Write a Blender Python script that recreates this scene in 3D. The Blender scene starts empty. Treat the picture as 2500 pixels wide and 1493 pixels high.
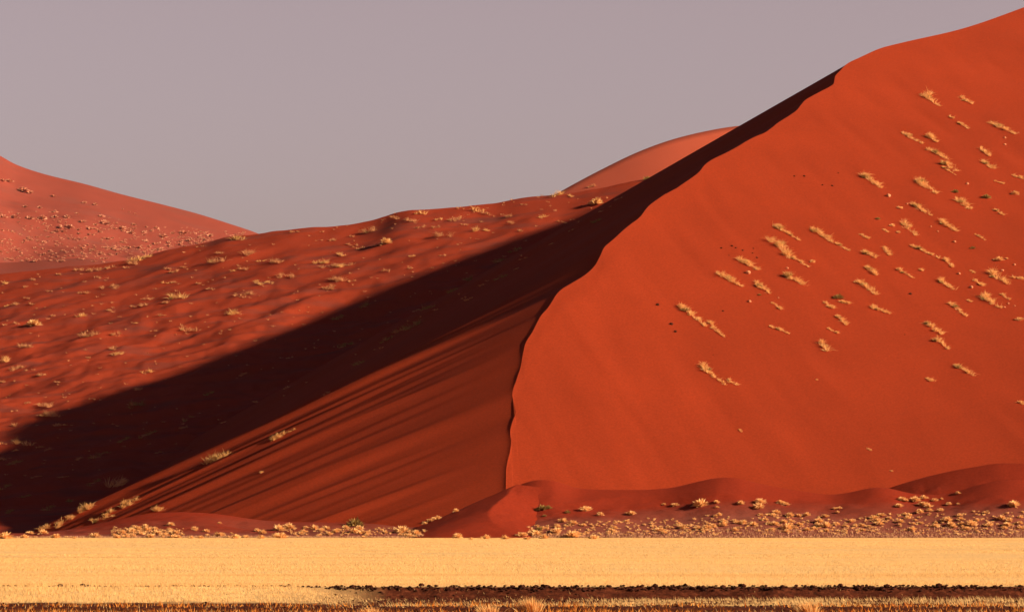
HAZE=3.2e-6
import bpy, math, random
import numpy as np
from mathutils import Vector
from mathutils.bvhtree import BVHTree

R = math.radians
F, VH, CAMH = 9495.0, 1295.0, 1.8       # focal length in photo pixels, horizon row, eye height (m)
SUN_AZ, SUN_EL = 75.0, 21.8             # degrees right of straight behind the camera; elevation
EXPO = 1.0

scene = bpy.context.scene
col = scene.collection
rng = np.random.default_rng(11)


def P(u, v, d):
    return np.array([(u - 1250.0) / F * d, d, CAMH + (VH - v) / F * d])


# ---------------------------------------------------------------- noise
_perm = np.random.default_rng(5).permutation(512)
_g = np.random.default_rng(6).uniform(0, 2 * np.pi, 512)


def pnoise(x, y, seed=0):
    x = np.asarray(x, float); y = np.asarray(y, float)
    xi = np.floor(x).astype(int); yi = np.floor(y).astype(int)
    xf = x - xi; yf = y - yi

    def grad(ix, iy, fx, fy):
        a = _g[_perm[(_perm[(ix + seed * 17) & 511] + iy) & 511]]
        return np.cos(a) * fx + np.sin(a) * fy
    sx = xf * xf * xf * (xf * (xf * 6 - 15) + 10)
    sy = yf * yf * yf * (yf * (yf * 6 - 15) + 10)
    a = grad(xi, yi, xf, yf); b = grad(xi + 1, yi, xf - 1, yf)
    c = grad(xi, yi + 1, xf, yf - 1); d = grad(xi + 1, yi + 1, xf - 1, yf - 1)
    return ((a + sx * (b - a)) * (1 - sy) + (c + sx * (d - c)) * sy) * 1.4


def fbm(x, y, oct=4, seed=0, gain=.5):
    s = 0; a = 1.0
    for k in range(oct):
        s = s + a * pnoise(x * 2 ** k, y * 2 ** k, seed + k * 3)
        a *= gain
    return s


def sstep(a, b, x):
    t = np.clip((np.asarray(x, float) - a) / (np.asarray(b, float) - a), 0, 1)
    return t * t * (3 - 2 * t)


def pchip(xs, ys, x):
    """smooth monotone-ish cubic through points"""
    xs = np.asarray(xs, float); ys = np.asarray(ys, float); x = np.asarray(x, float)
    m = np.zeros_like(ys); dl = np.diff(ys) / np.diff(xs)
    m[1:-1] = np.where(dl[:-1] * dl[1:] > 0, 2 * dl[:-1] * dl[1:] / (dl[:-1] + dl[1:] + 1e-12), 0)
    m[0] = dl[0]; m[-1] = dl[-1]
    i = np.clip(np.searchsorted(xs, x) - 1, 0, len(xs) - 2)
    h = xs[i + 1] - xs[i]; t = (x - xs[i]) / h
    t = np.clip(t, -.5, 1.5)
    return ((2 * t**3 - 3 * t**2 + 1) * ys[i] + (t**3 - 2 * t**2 + t) * h * m[i]
            + (-2 * t**3 + 3 * t**2) * ys[i + 1] + (t**3 - t**2) * h * m[i + 1])


# ---------------------------------------------------------------- mesh helpers
def mesh_from(name, verts, faces, mats, smooth=True, mat_idx=None):
    verts = np.asarray(verts, np.float32); faces = np.asarray(faces, np.int32)
    me = bpy.data.meshes.new(name)
    k = faces.shape[1]; n = len(faces)
    me.vertices.add(len(verts)); me.vertices.foreach_set('co', verts.ravel())
    me.loops.add(n * k); me.loops.foreach_set('vertex_index', faces.ravel())
    me.polygons.add(n); me.polygons.foreach_set('loop_start', np.arange(0, n * k, k, dtype=np.int32))
    me.polygons.foreach_set('use_smooth', np.full(n, smooth))
    for m in (mats if isinstance(mats, (list, tuple)) else [mats]):
        me.materials.append(m)
    if mat_idx is not None:
        me.polygons.foreach_set('material_index', np.asarray(mat_idx, np.int32))
    me.update(calc_edges=True)
    return me


def link(name, me, parent=None, loc=(0, 0, 0)):
    o = bpy.data.objects.new(name, me); col.objects.link(o); o.location = loc
    if parent is not None: o.parent = parent
    return o


def tag(o, label=None, cat=None, group=None, kind=None):
    for k, v in (('label', label), ('category', cat), ('group', group), ('kind', kind)):
        if v: o[k] = v
    return o


def grid_faces(nu, nv):
    i = np.arange(nu - 1)[:, None]; j = np.arange(nv - 1)[None, :]
    a = i * nv + j
    return np.stack([a, a + nv, a + nv + 1, a + 1], -1).reshape(-1, 4)


BVHS = []


def terrain(name, V, nu, nv, mat, label, cat, up=True, bvh=True):
    Fc = grid_faces(nu, nv)
    V = np.array(V).reshape(-1, 3); V[:, 2] = np.maximum(V[:, 2], -11 - .001 * np.abs(V[:, 0]) % 1)
    a, b, c = V[Fc[:, 0]], V[Fc[:, 1]], V[Fc[:, 2]]
    nz = np.cross(b - a, c - a)[:, 2].sum()
    if nz < 0: Fc = Fc[:, ::-1]
    me = mesh_from(name, V, Fc, mat)
    o = link(name, me)
    tag(o, label, cat, None, 'structure')
    if bvh:
        BVHS.append((name, BVHTree.FromPolygons([tuple(map(float, p)) for p in V], [tuple(map(int, f)) for f in Fc])))
    return o


def hit(u, v, only=None):
    d = Vector(((u - 1250) / F, 1.0, (VH - v) / F)); L = d.length; d.normalize()
    best = None
    for nm, t in BVHS:
        if only and nm not in only: continue
        p, n, i, dist = t.ray_cast(Vector((0, 0, CAMH)), d)
        if p is not None and (best is None or dist < best[2]):
            best = (p, n if n.z > 0 else -n, dist, nm)
    return best


# ---------------------------------------------------------------- materials
def nt(name):
    m = bpy.data.materials.new(name); m.use_nodes = True
    N = m.node_tree.nodes; L = m.node_tree.links
    b = N['Principled BSDF']; b.inputs['Roughness'].default_value = 1.0
    b.inputs['Specular IOR Level'].default_value = 0.05
    return m, N, L, b


def noise(N, L, scale, detail=4, vec=None, rough=.55):
    n = N.new('ShaderNodeTexNoise'); n.inputs['Scale'].default_value = scale
    n.inputs['Detail'].default_value = detail; n.inputs['Roughness'].default_value = rough
    if vec is not None: L.new(vec, n.inputs['Vector'])
    return n.outputs['Fac']


def ramp(N, L, fac, stops):
    r = N.new('ShaderNodeValToRGB'); e = r.color_ramp.elements
    while len(e) < len(stops): e.new(.5)
    for q, (p, c) in zip(e, stops):
        q.position = p; q.color = (*c, 1)
    L.new(fac, r.inputs['Fac']); return r.outputs['Color']


def mixc(N, L, fac, a, b, mode='MIX'):
    m = N.new('ShaderNodeMix'); m.data_type = 'RGBA'; m.blend_type = mode
    for s, k in ((fac, 0), (a, 6), (b, 7)):
        if hasattr(s, 'links'): L.new(s, m.inputs[k])
        else: m.inputs[k].default_value = s if k == 0 else (*s, 1)
    return m.outputs[2]


def mapping(N, L, vec, scale, rot=(0, 0, 0)):
    m = N.new('ShaderNodeMapping'); m.inputs['Scale'].default_value = scale; m.inputs['Rotation'].default_value = rot
    L.new(vec, m.inputs['Vector']); return m.outputs['Vector']


def sand(name, c, amp=.10, bump=.25, ripple=(0.25, .06, .25), patch=None):
    """dune sand: base colour with faint mottling, wind ripples as bump"""
    m, N, L, b = nt(name)
    pos = N.new('ShaderNodeNewGeometry').outputs['Position']
    c = np.array(c)
    n1 = noise(N, L, .02, 5, pos)
    base = ramp(N, L, n1, [(.3, tuple(c * (1 - amp))), (.7, tuple(c * (1 + amp)))])
    n2 = noise(N, L, 1.6, 3, pos, .7)
    grain = ramp(N, L, n2, [(.25, (.76, .72, .70)), (.75, (1.22, 1.25, 1.28))])
    cc = mixc(N, L, 1.0, base, grain, 'MULTIPLY')
    if patch:
        pc, sc, lo, hi, vscale = patch
        n3 = noise(N, L, sc, 4, mapping(N, L, pos, vscale))
        mr = N.new('ShaderNodeMapRange'); L.new(n3, mr.inputs['Value'])
        mr.inputs['From Min'].default_value = lo; mr.inputs['From Max'].default_value = hi
        cc = mixc(N, L, mr.outputs['Result'], cc, pc)
    L.new(cc, b.inputs['Base Color'])
    n4 = noise(N, L, 1.0, 3, mapping(N, L, pos, ripple, (0, 0, .5)))
    n5 = noise(N, L, .9, 4, pos, .7)
    ad = N.new('ShaderNodeMath'); ad.operation = 'ADD'; L.new(n4, ad.inputs[0]); L.new(n5, ad.inputs[1])
    bp = N.new('ShaderNodeBump'); bp.inputs['Strength'].default_value = bump; bp.inputs['Distance'].default_value = .25
    L.new(ad.outputs[0], bp.inputs['Height']); L.new(bp.outputs['Normal'], b.inputs['Normal'])
    return m


RED = (.234, .0288, .0082)
M_main = sand('red_sand', RED, .07, .16)
M_left = sand('hummock_sand', (.285, .038, .0145), .10, .25, patch=((.17, .038, .026), .05, .50, .72, (.6, 1.6, 1.6)))
M_far = sand('far_sand', (.225, .046, .029), .06, .1, patch=((.19, .050, .036), .01, .5, .75, (.4, 1.5, 2.5)))
M_back = sand('back_sand', (.36, .068, .032), .04, .05)
M_fore = sand('foot_sand', (.25, .034, .013), .10, .25)

# ---------------------------------------------------------------- main dune
CREST = [(1238, 1215, 1046), (1235, 1190, 1052), (1236, 1150, 1062), (1246, 1085, 1079), (1244, 1050, 1088), (1250, 1025, 1094),
         (1257, 1008, 1098), (1255, 985, 1104), (1250, 965, 1109), (1262, 925, 1119), (1276, 880, 1132), (1279, 850, 1140),
         (1296, 812, 1152), (1318, 772, 1165), (1342, 745, 1176), (1368, 708, 1190), (1400, 688, 1198),
         (1432, 668, 1208), (1458, 640, 1220), (1474, 606, 1234), (1496, 585, 1244), (1536, 552, 1260), (1565, 528, 1270),
         (1584, 502, 1281), (1618, 478, 1296), (1655, 458, 1308), (1708, 420, 1330), (1722, 402, 1338), (1790, 365, 1362),
         (1840, 335, 1382), (1868, 323, 1390), (1902, 298, 1404), (1945, 270, 1420), (1964, 247, 1430), (2000, 225, 1446),
         (2026, 212, 1454), (2036, 204, 1459), (2038, 188, 1466), (2052, 172, 1474), (2068, 156, 1484),
         (2100, 140, 1500), (2150, 118, 1524), (2200, 105, 1550), (2350, 70, 1612), (2500, 18, 1680), (2700, -60, 1770), (3000, -150, 1900)]
FALLS = [  # crest row v -> fall direction of the slip face (x=-1)
    (1215, -.40, -.39), (1100, -.37, -.41), (950, -.32, -.44), (830, -.28, -.465), (740, -.26, -.487), (680, -.22, -.50), (620, -.14, -.53), (560, -.06, -.545), (490, .0, -.556),
    (400, .03, -.565), (156, .10, -.567), (105, .45, -.60), (-150, .8, -.65)]
cp = np.array([P(*c) for c in CREST])
cv = np.array([c[1] for c in CREST], float)
arc = np.r_[0, np.cumsum(np.linalg.norm(np.diff(cp, axis=0), axis=1))]
NC = 620
s = np.linspace(0, arc[-1], NC)
C = np.stack([pchip(arc, cp[:, k], s) for k in range(3)], 1)
vrow = VH - (C[:, 2] - CAMH) / C[:, 1] * F
urow = 1250 + C[:, 0] / C[:, 1] * F + 3.0 * fbm(s * .035, s * 0 + .5, 3, 12) * sstep(1200, 1120, vrow) * sstep(170, 230, vrow)
fv = np.array(FALLS)[::-1]
fy = np.interp(-vrow, -fv[::-1, 0], fv[::-1, 1]); fz = np.interp(-vrow, -fv[::-1, 0], fv[::-1, 2])
fall = np.stack([-np.ones(NC), fy, fz], 1)
# slip face: straight lines of falling sand with slump streaks
NSL = 150


STREAKS = [(628, 3.0, .7), (652, 3.2, 1.1), (676, 3.5, 1.3), (696, 2.8, 1.2), (716, 4.0, 1.5), (748, 2.0, .5), (765, 2.6, .6), (845, 4.0, .8), (878, 2.2, .4), (960, 5.0, .8), (1010, 2.4, .5), (1030, 2.0, .5), (1098, 4.4, .9), (1150, 2.6, .5)]


def slip(C):
    tq = np.linspace(0, 1, NSL) ** 1.6
    run = (C[:, 2] + 6) / -fz
    q = tq[None, :] * run[:, None]
    SL = C[:, None, :] + fall[:, None, :] * q[..., None]
    ss = np.broadcast_to(s[:, None], q.shape)
    streak = fbm(ss * .055 + q * .0012, q * .004, 3, 3) * .38 + .6 * fbm(ss * .27 + q * .002, q * .006 + 7, 3, 8)
    amp = sstep(0, 60, q) * (1.05 + .010 * np.clip(q, 0, 120))
    wl = np.interp(vrow, [100, 500, 620, 700, 800, 1150], [.2, .4, 1.0, 1.3, 1.15, .8])[:, None]
    SL[..., 2] += streak * amp * wl * .72
    # single slump ridges running down the face
    for vr, wd, am in STREAKS:
        s0 = float(np.interp(-vr, -vrow, s)); wq_ = wd * (.55 + q / 260)
        x_ = (ss - s0 - q * .02) / wq_
        SL[..., 2] += 1.5 * am * np.exp(-x_ * x_) * sstep(0, 60, q) * (1 + q / 260) * np.where(x_ > 0, 1, 1)
    # the brink breaks off in a short steep lip
    lip = .26 + .3 * pnoise(ss * .05, ss * 0 + 2, 14)
    SL[..., 2] -= np.clip(lip, .02, 2) * (1 - np.exp(-q / .8)) * np.exp(-q / 60)
    return SL


# the windward flank
CP0 = C.copy()
bu = np.interp(s, [0, arc[5], arc[11], arc[16], arc[26], arc[39], arc[44], arc[-1]], [1236, 1262, 1320, 1400, 1690, 2080, 2560, 3150])
bd = np.interp(bu, [1236, 1500, 2500, 3150], [1043, 1058, 1068, 1075])
B = np.stack([(bu - 1250) / F * bd, bd, np.full(NC, 3.0)], 1)
# one smooth flank z(x, y), fitted through crest and toe; the brink is then cut into it
def basis(x, y):
    x = np.asarray(x, float) / 100; y = (np.asarray(y, float) - 1250) / 200
    return np.stack([np.ones_like(x), x, y, x * x, x * y, y * y, x * y * y], -1)


fx = np.r_[cp[:-2, 0], B[::12, 0], (B[::12, 0] + C[::12, 0]) / 2]; fy_ = np.r_[cp[:-2, 1], B[::12, 1], (B[::12, 1] + C[::12, 1]) / 2]
fz_ = np.r_[cp[:-2, 2], B[::12, 2], (B[::12, 2] + C[::12, 2]) / 2 + .02 * (C[::12, 2])]
wt_ = np.r_[np.full(len(cp) - 2, 2.0), np.full(len(B[::12]), 2.5), np.full(len(B[::12]), .6)]
coef = np.linalg.lstsq(basis(fx, fy_) * wt_[:, None], fz_ * wt_, rcond=None)[0]


def flank(x, y):
    return basis(x, y) @ coef


dsc = C[:, 1][:, None] + np.linspace(-160, 160, 1281)[None]
gap = CAMH + ((VH - vrow) / F)[:, None] * dsc - flank(((urow - 1250) / F)[:, None] * dsc, dsc)
sg = (gap[:, :-1] > 0) & (gap[:, 1:] <= 0)
cand = np.where(sg, np.abs(dsc[:, :-1] - C[:, 1][:, None]), 1e9); ii = cand.argmin(1); okc = cand.min(1) < 1e8
ar = np.arange(NC); g0 = gap[ar, ii]; g1 = gap[ar, ii + 1]
tt = np.where(okc, dsc[ar, ii] + (dsc[ar, ii + 1] - dsc[ar, ii]) * g0 / (g0 - g1 + 1e-9), C[:, 1])
kd = np.where(okc, tt - C[:, 1], np.nan)
kd = np.interp(ar, ar[okc], kd[okc])
tt = C[:, 1] + kd
C = np.stack([(urow - 1250) / F * tt, tt, CAMH + (VH - vrow) / F * tt], 1)
SL = slip(C)
NW = 170
r = np.linspace(0, 1, NW) ** 1.1
W = C[:, None, :] * (1 - r)[None, :, None] + B[:, None, :] * r[None, :, None]
dist = r[None, :] * np.linalg.norm(C - B, axis=1)[:, None]
res = C[:, 2] - flank(C[:, 0], C[:, 1])
W[..., 2] = flank(W[..., 0], W[..., 1]) + res[:, None] * np.exp(-dist / 30)
span = np.linalg.norm(C - B, axis=1)[:, None]
damp = (sstep(0, .12, r))[None, :] * sstep(10, 90, span)
W[..., 2] += damp * (.55 * fbm(W[..., 0] * .012, W[..., 1] * .006, 3, 21) + .22 * fbm(W[..., 0] * .09 + W[..., 1] * .03, W[..., 1] * .02, 2, 25))
# faint wind-scoured furrows slanting down to the right on the upper right flank
fur = pnoise(W[..., 0] * .045 + W[..., 2] * .09, W[..., 0] * .008, 31) * sstep(95, 170, W[..., 0]) * sstep(40, 90, W[..., 2])
W[..., 2] += damp * fur * .7
MAIN = np.concatenate([SL[:, ::-1], W[:, 1:]], 1)
main = terrain('dune', MAIN, NC, NSL + NW - 1, M_main,
               'huge smooth orange-red dune with a sharp scalloped crest and dark streaked slip face', 'dune')
# keep the crest crisp
me = main.data
nv = NSL + NW - 1
ev = np.zeros(len(me.edges) * 2, np.int32); me.edges.foreach_get('vertices', ev); ev = ev.reshape(-1, 2)
onc = (ev % nv == NSL - 1).all(1)
sh = np.zeros(len(me.edges), bool); sh[onc] = True
at = me.attributes.new('sharp_edge', 'BOOLEAN', 'EDGE'); at.data.foreach_set('value', sh)

# ---------------------------------------------------------------- hummocky dune on the left, behind the slip face
SKY = [(-900, 860), (-400, 740), (0, 664), (140, 645), (300, 628), (400, 606), (500, 588), (560, 573), (640, 562), (720, 552), (800, 547), (870, 541), (905, 533), (940, 521), (975, 509), (1005, 504),
       (1050, 503), (1120, 498), (1200, 492), (1300, 474), (1370, 468), (1450, 455), (1570, 434), (1800, 395), (2200, 350), (2700, 330)]
D0, D1 = 1120.0, 2000.0
uu = np.linspace(-900, 2600, 560); dd = np.r_[np.linspace(1060, D1 + 90, 470), np.linspace(D1 + 96, 2700, 45)]
U, D = np.meshgrid(uu, dd, indexing='ij')
X = (U - 1250) / F * D
DT = np.full(len(uu), D1)
ztop = CAMH + (VH - pchip([a for a, _ in SKY], [b for _, b in SKY], uu)) / F * DT
zs = np.convolve(np.pad(ztop, 40, 'edge'), np.hanning(81) / np.hanning(81).sum(), 'valid')
DTc = DT[:, None]
D0u = (D0 + 35 * sstep(320, -60, uu))[:, None]
qq = np.clip((D - D0u) / (DTc - D0u), 0, 1)
gq = qq ** 1.75
wq = sstep(.80, 1.0, qq)
Z = (zs[:, None] * (1 - wq) + ztop[:, None] * wq) * gq
Z -= sstep(DTc, 2700, D) * ztop[:, None] * .8
Z -= 6 * (1 - sstep(1060, D0u + 30, D))
# long oblique swells, steep on the side away from the sun, with smaller hummocks between
a1 = .60
xr = X * math.cos(a1) + D * math.sin(a1); yr = -X * math.sin(a1) + D * math.cos(a1)
w1 = fbm(X * .012, D * .012, 2, 41) * 12
h1 = 1 - np.sqrt(pnoise(xr * .011 + 3, (yr + w1) * .026, 43) ** 2 + .006) * 2
h2 = 1 - np.sqrt(pnoise(xr * .020, (yr - w1 * .7) * .055, 47) ** 2 + .008) * 2
hum = 2.9 * h1 + 1.5 * h2 + .9 * fbm(X * .07, D * .05, 4, 49)
Z += hum * sstep(0.02, .3, qq) * (.30 + .70 * sstep(DTc + 10, DTc - 200, D)) * .8 - 1.8 * sstep(.05, .3, qq)
LEFT = np.stack([X, D, Z], -1)
terrain('dune', LEFT, len(uu), len(dd), M_left, 'hummocky red dune dotted with tufts, half in shadow, left of the great slip face', 'dune')

# ---------------------------------------------------------------- far dunes
def far_dune(sky, d, depth, base_v, mat, label, seed, hum=0, cup=1.5, rough=0.0):
    us = np.linspace(sky[0][0], sky[-1][0], 260); ts = np.r_[np.linspace(0, 1, 140), np.linspace(1.02, 1.8, 26)]
    U, T = np.meshgrid(us, ts, indexing='ij')
    Dp = d - depth + depth * T
    zt = CAMH + (VH - pchip([a for a, _ in sky], [b for _, b in sky], us))[:, None] / F * d
    z = zt * np.where(T < 1, np.clip(T, 0, 1) ** cup, 1 - np.clip(T - 1, 0, 1) ** 1.5 * .8) - 10 * (1 - sstep(0, .1, T))
    X = (U - 1250) / F * Dp
    z = z + hum * 1.5 * fbm(X * .004, Dp * .004, 4, seed) * sstep(1.0, .8, T) * sstep(0, .1, T)
    return terrain('dune', np.stack([X, Dp, z], -1), len(us), len(ts), mat, label, 'dune')


far_dune([(-1200, 150), (-500, 170), (-200, 270), (0, 380), (40, 402), (105, 424), (210, 450), (300, 475), (400, 500), (480, 521), (560, 546), (620, 566), (680, 592), (800, 660), (1000, 780), (1300, 900)],
         8200, 3300, 700, M_far, 'hazy pink distant dune speckled with pale shrubs at the left edge', 71, 14, 1.25)
far_dune([(-1200, 560), (-500, 600), (0, 641), (120, 634), (200, 631), (290, 640), (400, 655), (700, 720), (1000, 800)],
         5600, 1300, 700, M_far, 'low bare pink dune ridge in front of the speckled distant dune', 73, 3, 1.1)
# back dune with its own dark sliver of slip face at the left
bk = [(1330, 490), (1378, 462), (1470, 413), (1560, 370), (1640, 341), (1720, 321), (1790, 309), (2000, 292), (2700, 330)]
bcp = np.array([P(u, v, 6500 + (u - 1330) * .8) for u, v in bk])
ba = np.r_[0, np.cumsum(np.linalg.norm(np.diff(bcp, axis=0), axis=1))]; bs = np.linspace(0, ba[-1], 200)
BC = np.stack([pchip(ba, bcp[:, k], bs) for k in range(3)], 1)
rr = np.linspace(0, 1, 60)
toe = np.stack([BC[:, 0] + 90, np.full(200, 5000.0), np.full(200, -5.0)], 1)
BW = BC[:, None] * (1 - rr)[None, :, None] + toe[:, None] * rr[None, :, None]
rb = np.linspace(1, 0, 40)
BS = BC[:, None] + np.array([-1.0, .5, -.60])[None, None] * (rb[None, :, None] * 840)
terrain('dune', np.concatenate([BS, BW[:, 1:]], 1), 200, 99, M_back, 'small smooth coral-pink dune behind the dark upper slip face', 'dune')

# ---------------------------------------------------------------- more materials
def straw(name, lo, hi, trans=.25):
    m, N, L, b = nt(name)
    isl = N.new('ShaderNodeNewGeometry').outputs['Random Per Island']
    c = ramp(N, L, isl, [(0, lo), (1, hi)])
    L.new(c, b.inputs['Base Color'])
    t = N.new('ShaderNodeBsdfTranslucent'); L.new(c, t.inputs['Color'])
    mx = N.new('ShaderNodeMixShader'); mx.inputs[0].default_value = trans
    L.new(b.outputs[0], mx.inputs[1]); L.new(t.outputs[0], mx.inputs[2])
    out = N['Material Output']; L.new(mx.outputs[0], out.inputs['Surface'])
    return m


M_red_foot = sand('red_foot_sand', (.19, .021, .0075), .10, .25)


def foot_sand():
    m, N, L, b = nt('gravelly_foot_sand')
    pos = N.new('ShaderNodeNewGeometry').outputs['Position']
    sx = N.new('ShaderNodeSeparateXYZ'); L.new(pos, sx.inputs[0])
    n1 = noise(N, L, .045, 5, mapping(N, L, pos, (.6, 1.4, 1.4)))
    z = N.new('ShaderNodeMath'); z.operation = 'MULTIPLY_ADD'; L.new(n1, z.inputs[0]); z.inputs[1].default_value = -9.0
    zx = N.new('ShaderNodeMath'); zx.operation = 'MULTIPLY_ADD'; L.new(sx.outputs['X'], zx.inputs[0]); zx.inputs[1].default_value = -.03; L.new(sx.outputs['Z'], zx.inputs[2]); L.new(zx.outputs[0], z.inputs[2])
    mr = N.new('ShaderNodeMapRange'); L.new(z.outputs[0], mr.inputs['Value']); mr.inputs['From Min'].default_value = -2.0; mr.inputs['From Max'].default_value = 2.5
    c = ramp(N, L, mr.outputs[0], [(0, (.200, .055, .036)), (.45, (.18, .035, .020)), (1, (.20, .0225, .0085))])
    n2 = noise(N, L, 1.4, 4, pos, .75)
    g = ramp(N, L, n2, [(.25, (.78, .76, .76)), (.75, (1.2, 1.22, 1.22))])
    L.new(mixc(N, L, 1.0, c, g, 'MULTIPLY'), b.inputs['Base Color'])
    bp = N.new('ShaderNodeBump'); bp.inputs['Strength'].default_value = .35; bp.inputs['Distance'].default_value = .3
    L.new(n2, bp.inputs['Height']); L.new(bp.outputs['Normal'], b.inputs['Normal'])
    return m


def plain_mat():
    """straw litter on the flat, dark stony soil on the bank and in front of it"""
    m, N, L, b = nt('plain_soil')
    pos = N.new('ShaderNodeNewGeometry').outputs['Position']
    sx = N.new('ShaderNodeSeparateXYZ'); L.new(pos, sx.inputs[0])
    straw_c = ramp(N, L, noise(N, L, .35, 4, pos), [(.3, (.70, .45, .185)), (.7, (.75, .49, .21))])
    soil = ramp(N, L, noise(N, L, 5.0, 5, pos, .75), [(.3, (.022, .006, .003)), (.52, (.075, .018, .008)), (.75, (.19, .055, .024))])
    mr = N.new('ShaderNodeMapRange'); L.new(sx.outputs['Z'], mr.inputs['Value']); mr.inputs['From Min'].default_value = -.03; mr.inputs['From Max'].default_value = -.005
    def step(out, a, c):
        q = N.new('ShaderNodeMapRange'); L.new(out, q.inputs['Value']); q.inputs['From Min'].default_value = a; q.inputs['From Max'].default_value = c
        return q.outputs[0]
    def op(kind, a, c):
        q = N.new('ShaderNodeMath'); q.operation = kind; L.new(a, q.inputs[0]); L.new(c, q.inputs[1]); return q.outputs[0]
    leftm = op('MULTIPLY', step(sx.outputs['X'], -4.0, -8.0), step(sx.outputs['Y'], 115.0, 116.5))
    L.new(mixc(N, L, op('MAXIMUM', op('MAXIMUM', mr.outputs[0], step(sx.outputs['Y'], 128.2, 129.5)), leftm), soil, straw_c), b.inputs['Base Color'])
    bp = N.new('ShaderNodeBump'); bp.inputs['Strength'].default_value = .6; bp.inputs['Distance'].default_value = .06
    L.new(noise(N, L, 6.0, 5, pos, .7), bp.inputs['Height']); L.new(bp.outputs['Normal'], b.inputs['Normal'])
    return m


M_foot = foot_sand()
M_plain = plain_mat()
def patchy(m, sc, vs, lo, hi, c):
    """real patches of thinner, browner grass over the plain"""
    N, L = m.node_tree.nodes, m.node_tree.links
    src = [n for n in N if n.type == 'VALTORGB'][0].outputs['Color']; outs = [l.to_socket for l in src.links]
    pos = N.new('ShaderNodeNewGeometry').outputs['Position']
    q = N.new('ShaderNodeMapRange'); L.new(noise(N, L, sc, 5, mapping(N, L, pos, vs), .65), q.inputs['Value']); q.inputs['From Min'].default_value = lo; q.inputs['From Max'].default_value = hi; q.inputs['To Max'].default_value = .75
    o = mixc(N, L, q.outputs[0], src, c)
    for k in outs: L.new(o, k)


M_straw_plain = straw('plain_straw', (.73, .48, .20), (.77, .52, .22), .48)
patchy(M_straw_plain, .06, (.12, 1.0, 1.0), .50, .70, (.50, .27, .10))
M_straw_pale = straw('pale_straw', (.42, .22, .12), (.62, .36, .20), .2)
M_gold = straw('golden_straw', (.70, .37, .12), (.95, .62, .27), .4)
M_bush = straw('bush_straw', (.72, .41, .15), (.95, .62, .29), .32)
M_dull = straw('dull_straw', (.46, .20, .085), (.78, .40, .19), .35)
M_green = straw('green_stems', (.24, .155, .045), (.46, .30, .095))
M_orange = straw('orange_stems', (.45, .10, .012), (.70, .30, .06))
M_pink = straw('far_straw', (.50, .215, .13), (.76, .38, .24))


def stone(name, a, c):
    m, N, L, b = nt(name)
    pos = N.new('ShaderNodeTexCoord').outputs['Object']
    L.new(ramp(N, L, noise(N, L, 3.0, 4, pos), [(.3, a), (.7, c)]), b.inputs['Base Color'])
    return m


M_dark = stone('dark_stone', (.02, .008, .005), (.07, .022, .013))
M_pale_stone = stone('pale_stone', (.42, .16, .075), (.60, .27, .14))

# ---------------------------------------------------------------- low dunes at the foot
def foot_sheet(sky, dc, d0, d1, mat, label, seed, cup, amp, nu=420):
    us = np.linspace(sky[0][0], sky[-1][0], nu); ds = np.r_[np.linspace(d0 - 14, dc, 110), np.linspace(dc + .8, d1, 34)]
    U, D = np.meshgrid(us, ds, indexing='ij'); X = (U - 1250) / F * D
    zc = (CAMH + (VH - pchip([a for a, _ in sky], [b for _, b in sky], us)) / F * dc)[:, None]
    T = (D - d0) / (dc - d0)
    k2 = np.hanning(17); zc = np.convolve(np.pad(zc[:, 0], 8, 'edge'), k2 / k2.sum(), 'valid')[:, None]
    k_ = np.hanning(91); zsm = np.convolve(np.pad(zc[:, 0], 45, 'edge'), k_ / k_.sum(), 'valid')[:, None]; w_ = sstep(.35, 1.0, T)
    front = (zsm * (1 - w_) + zc * w_) * (np.clip(T, 0, 1) ** cup) * (1 - .10 * np.sin(np.pi * np.clip(T, 0, 1)))
    q = np.clip((D - dc) / (d1 - dc), 0, 1)
    z = np.where(T <= 1, front, zc - (zc + 5) * q ** 1.5) - .6 * (1 - sstep(-.12, .06, T))
    z = z + amp * (fbm(X * .035, D * .05, 4, seed) + .12 * fbm(X * .25, D * .25, 3, seed + 2)) * sstep(.05, .4, T) * sstep(1.02, .8, T)
    return terrain('low_dune', np.stack([X, D, z], -1), nu, len(ds), mat, label, 'dune')


foot_sheet([(2000, 1262), (2100, 1222), (2170, 1191), (2230, 1172), (2300, 1154), (2380, 1139), (2450, 1130), (2500, 1131), (2600, 1142), (2900, 1190)],
           1072, 1035, 1110, M_red_foot, 'low red dune shoulder rising to the right edge above the bushes', 91, 1.2, 1.0)
foot_sheet([(-500, 1303), (0, 1304), (100, 1299), (170, 1291), (240, 1277), (300, 1264), (360, 1254), (430, 1249), (480, 1250), (540, 1255), (600, 1264), (650, 1270), (720, 1273), (900, 1277),
            (1000, 1286), (1060, 1286), (1130, 1278), (1190, 1250), (1225, 1210), (1246, 1191), (1280, 1179), (1310, 1170), (1345, 1170), (1375, 1180), (1410, 1191), (1480, 1195), (1560, 1195), (1640, 1190),
            (1700, 1176), (1760, 1165), (1795, 1165), (1830, 1174), (1880, 1185), (1960, 1198), (2030, 1207), (2080, 1200), (2120, 1191), (2150, 1188), (2180, 1193), (2240, 1206), (2300, 1207), (2360, 1192),
            (2420, 1176), (2470, 1170), (2520, 1174), (2600, 1180), (2900, 1200)],
           1046, 1000, 1082, M_foot, 'low undulating foot of the dune, purplish and gravelly, crowded with bushes', 95, 1.35, .9, 700)


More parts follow.
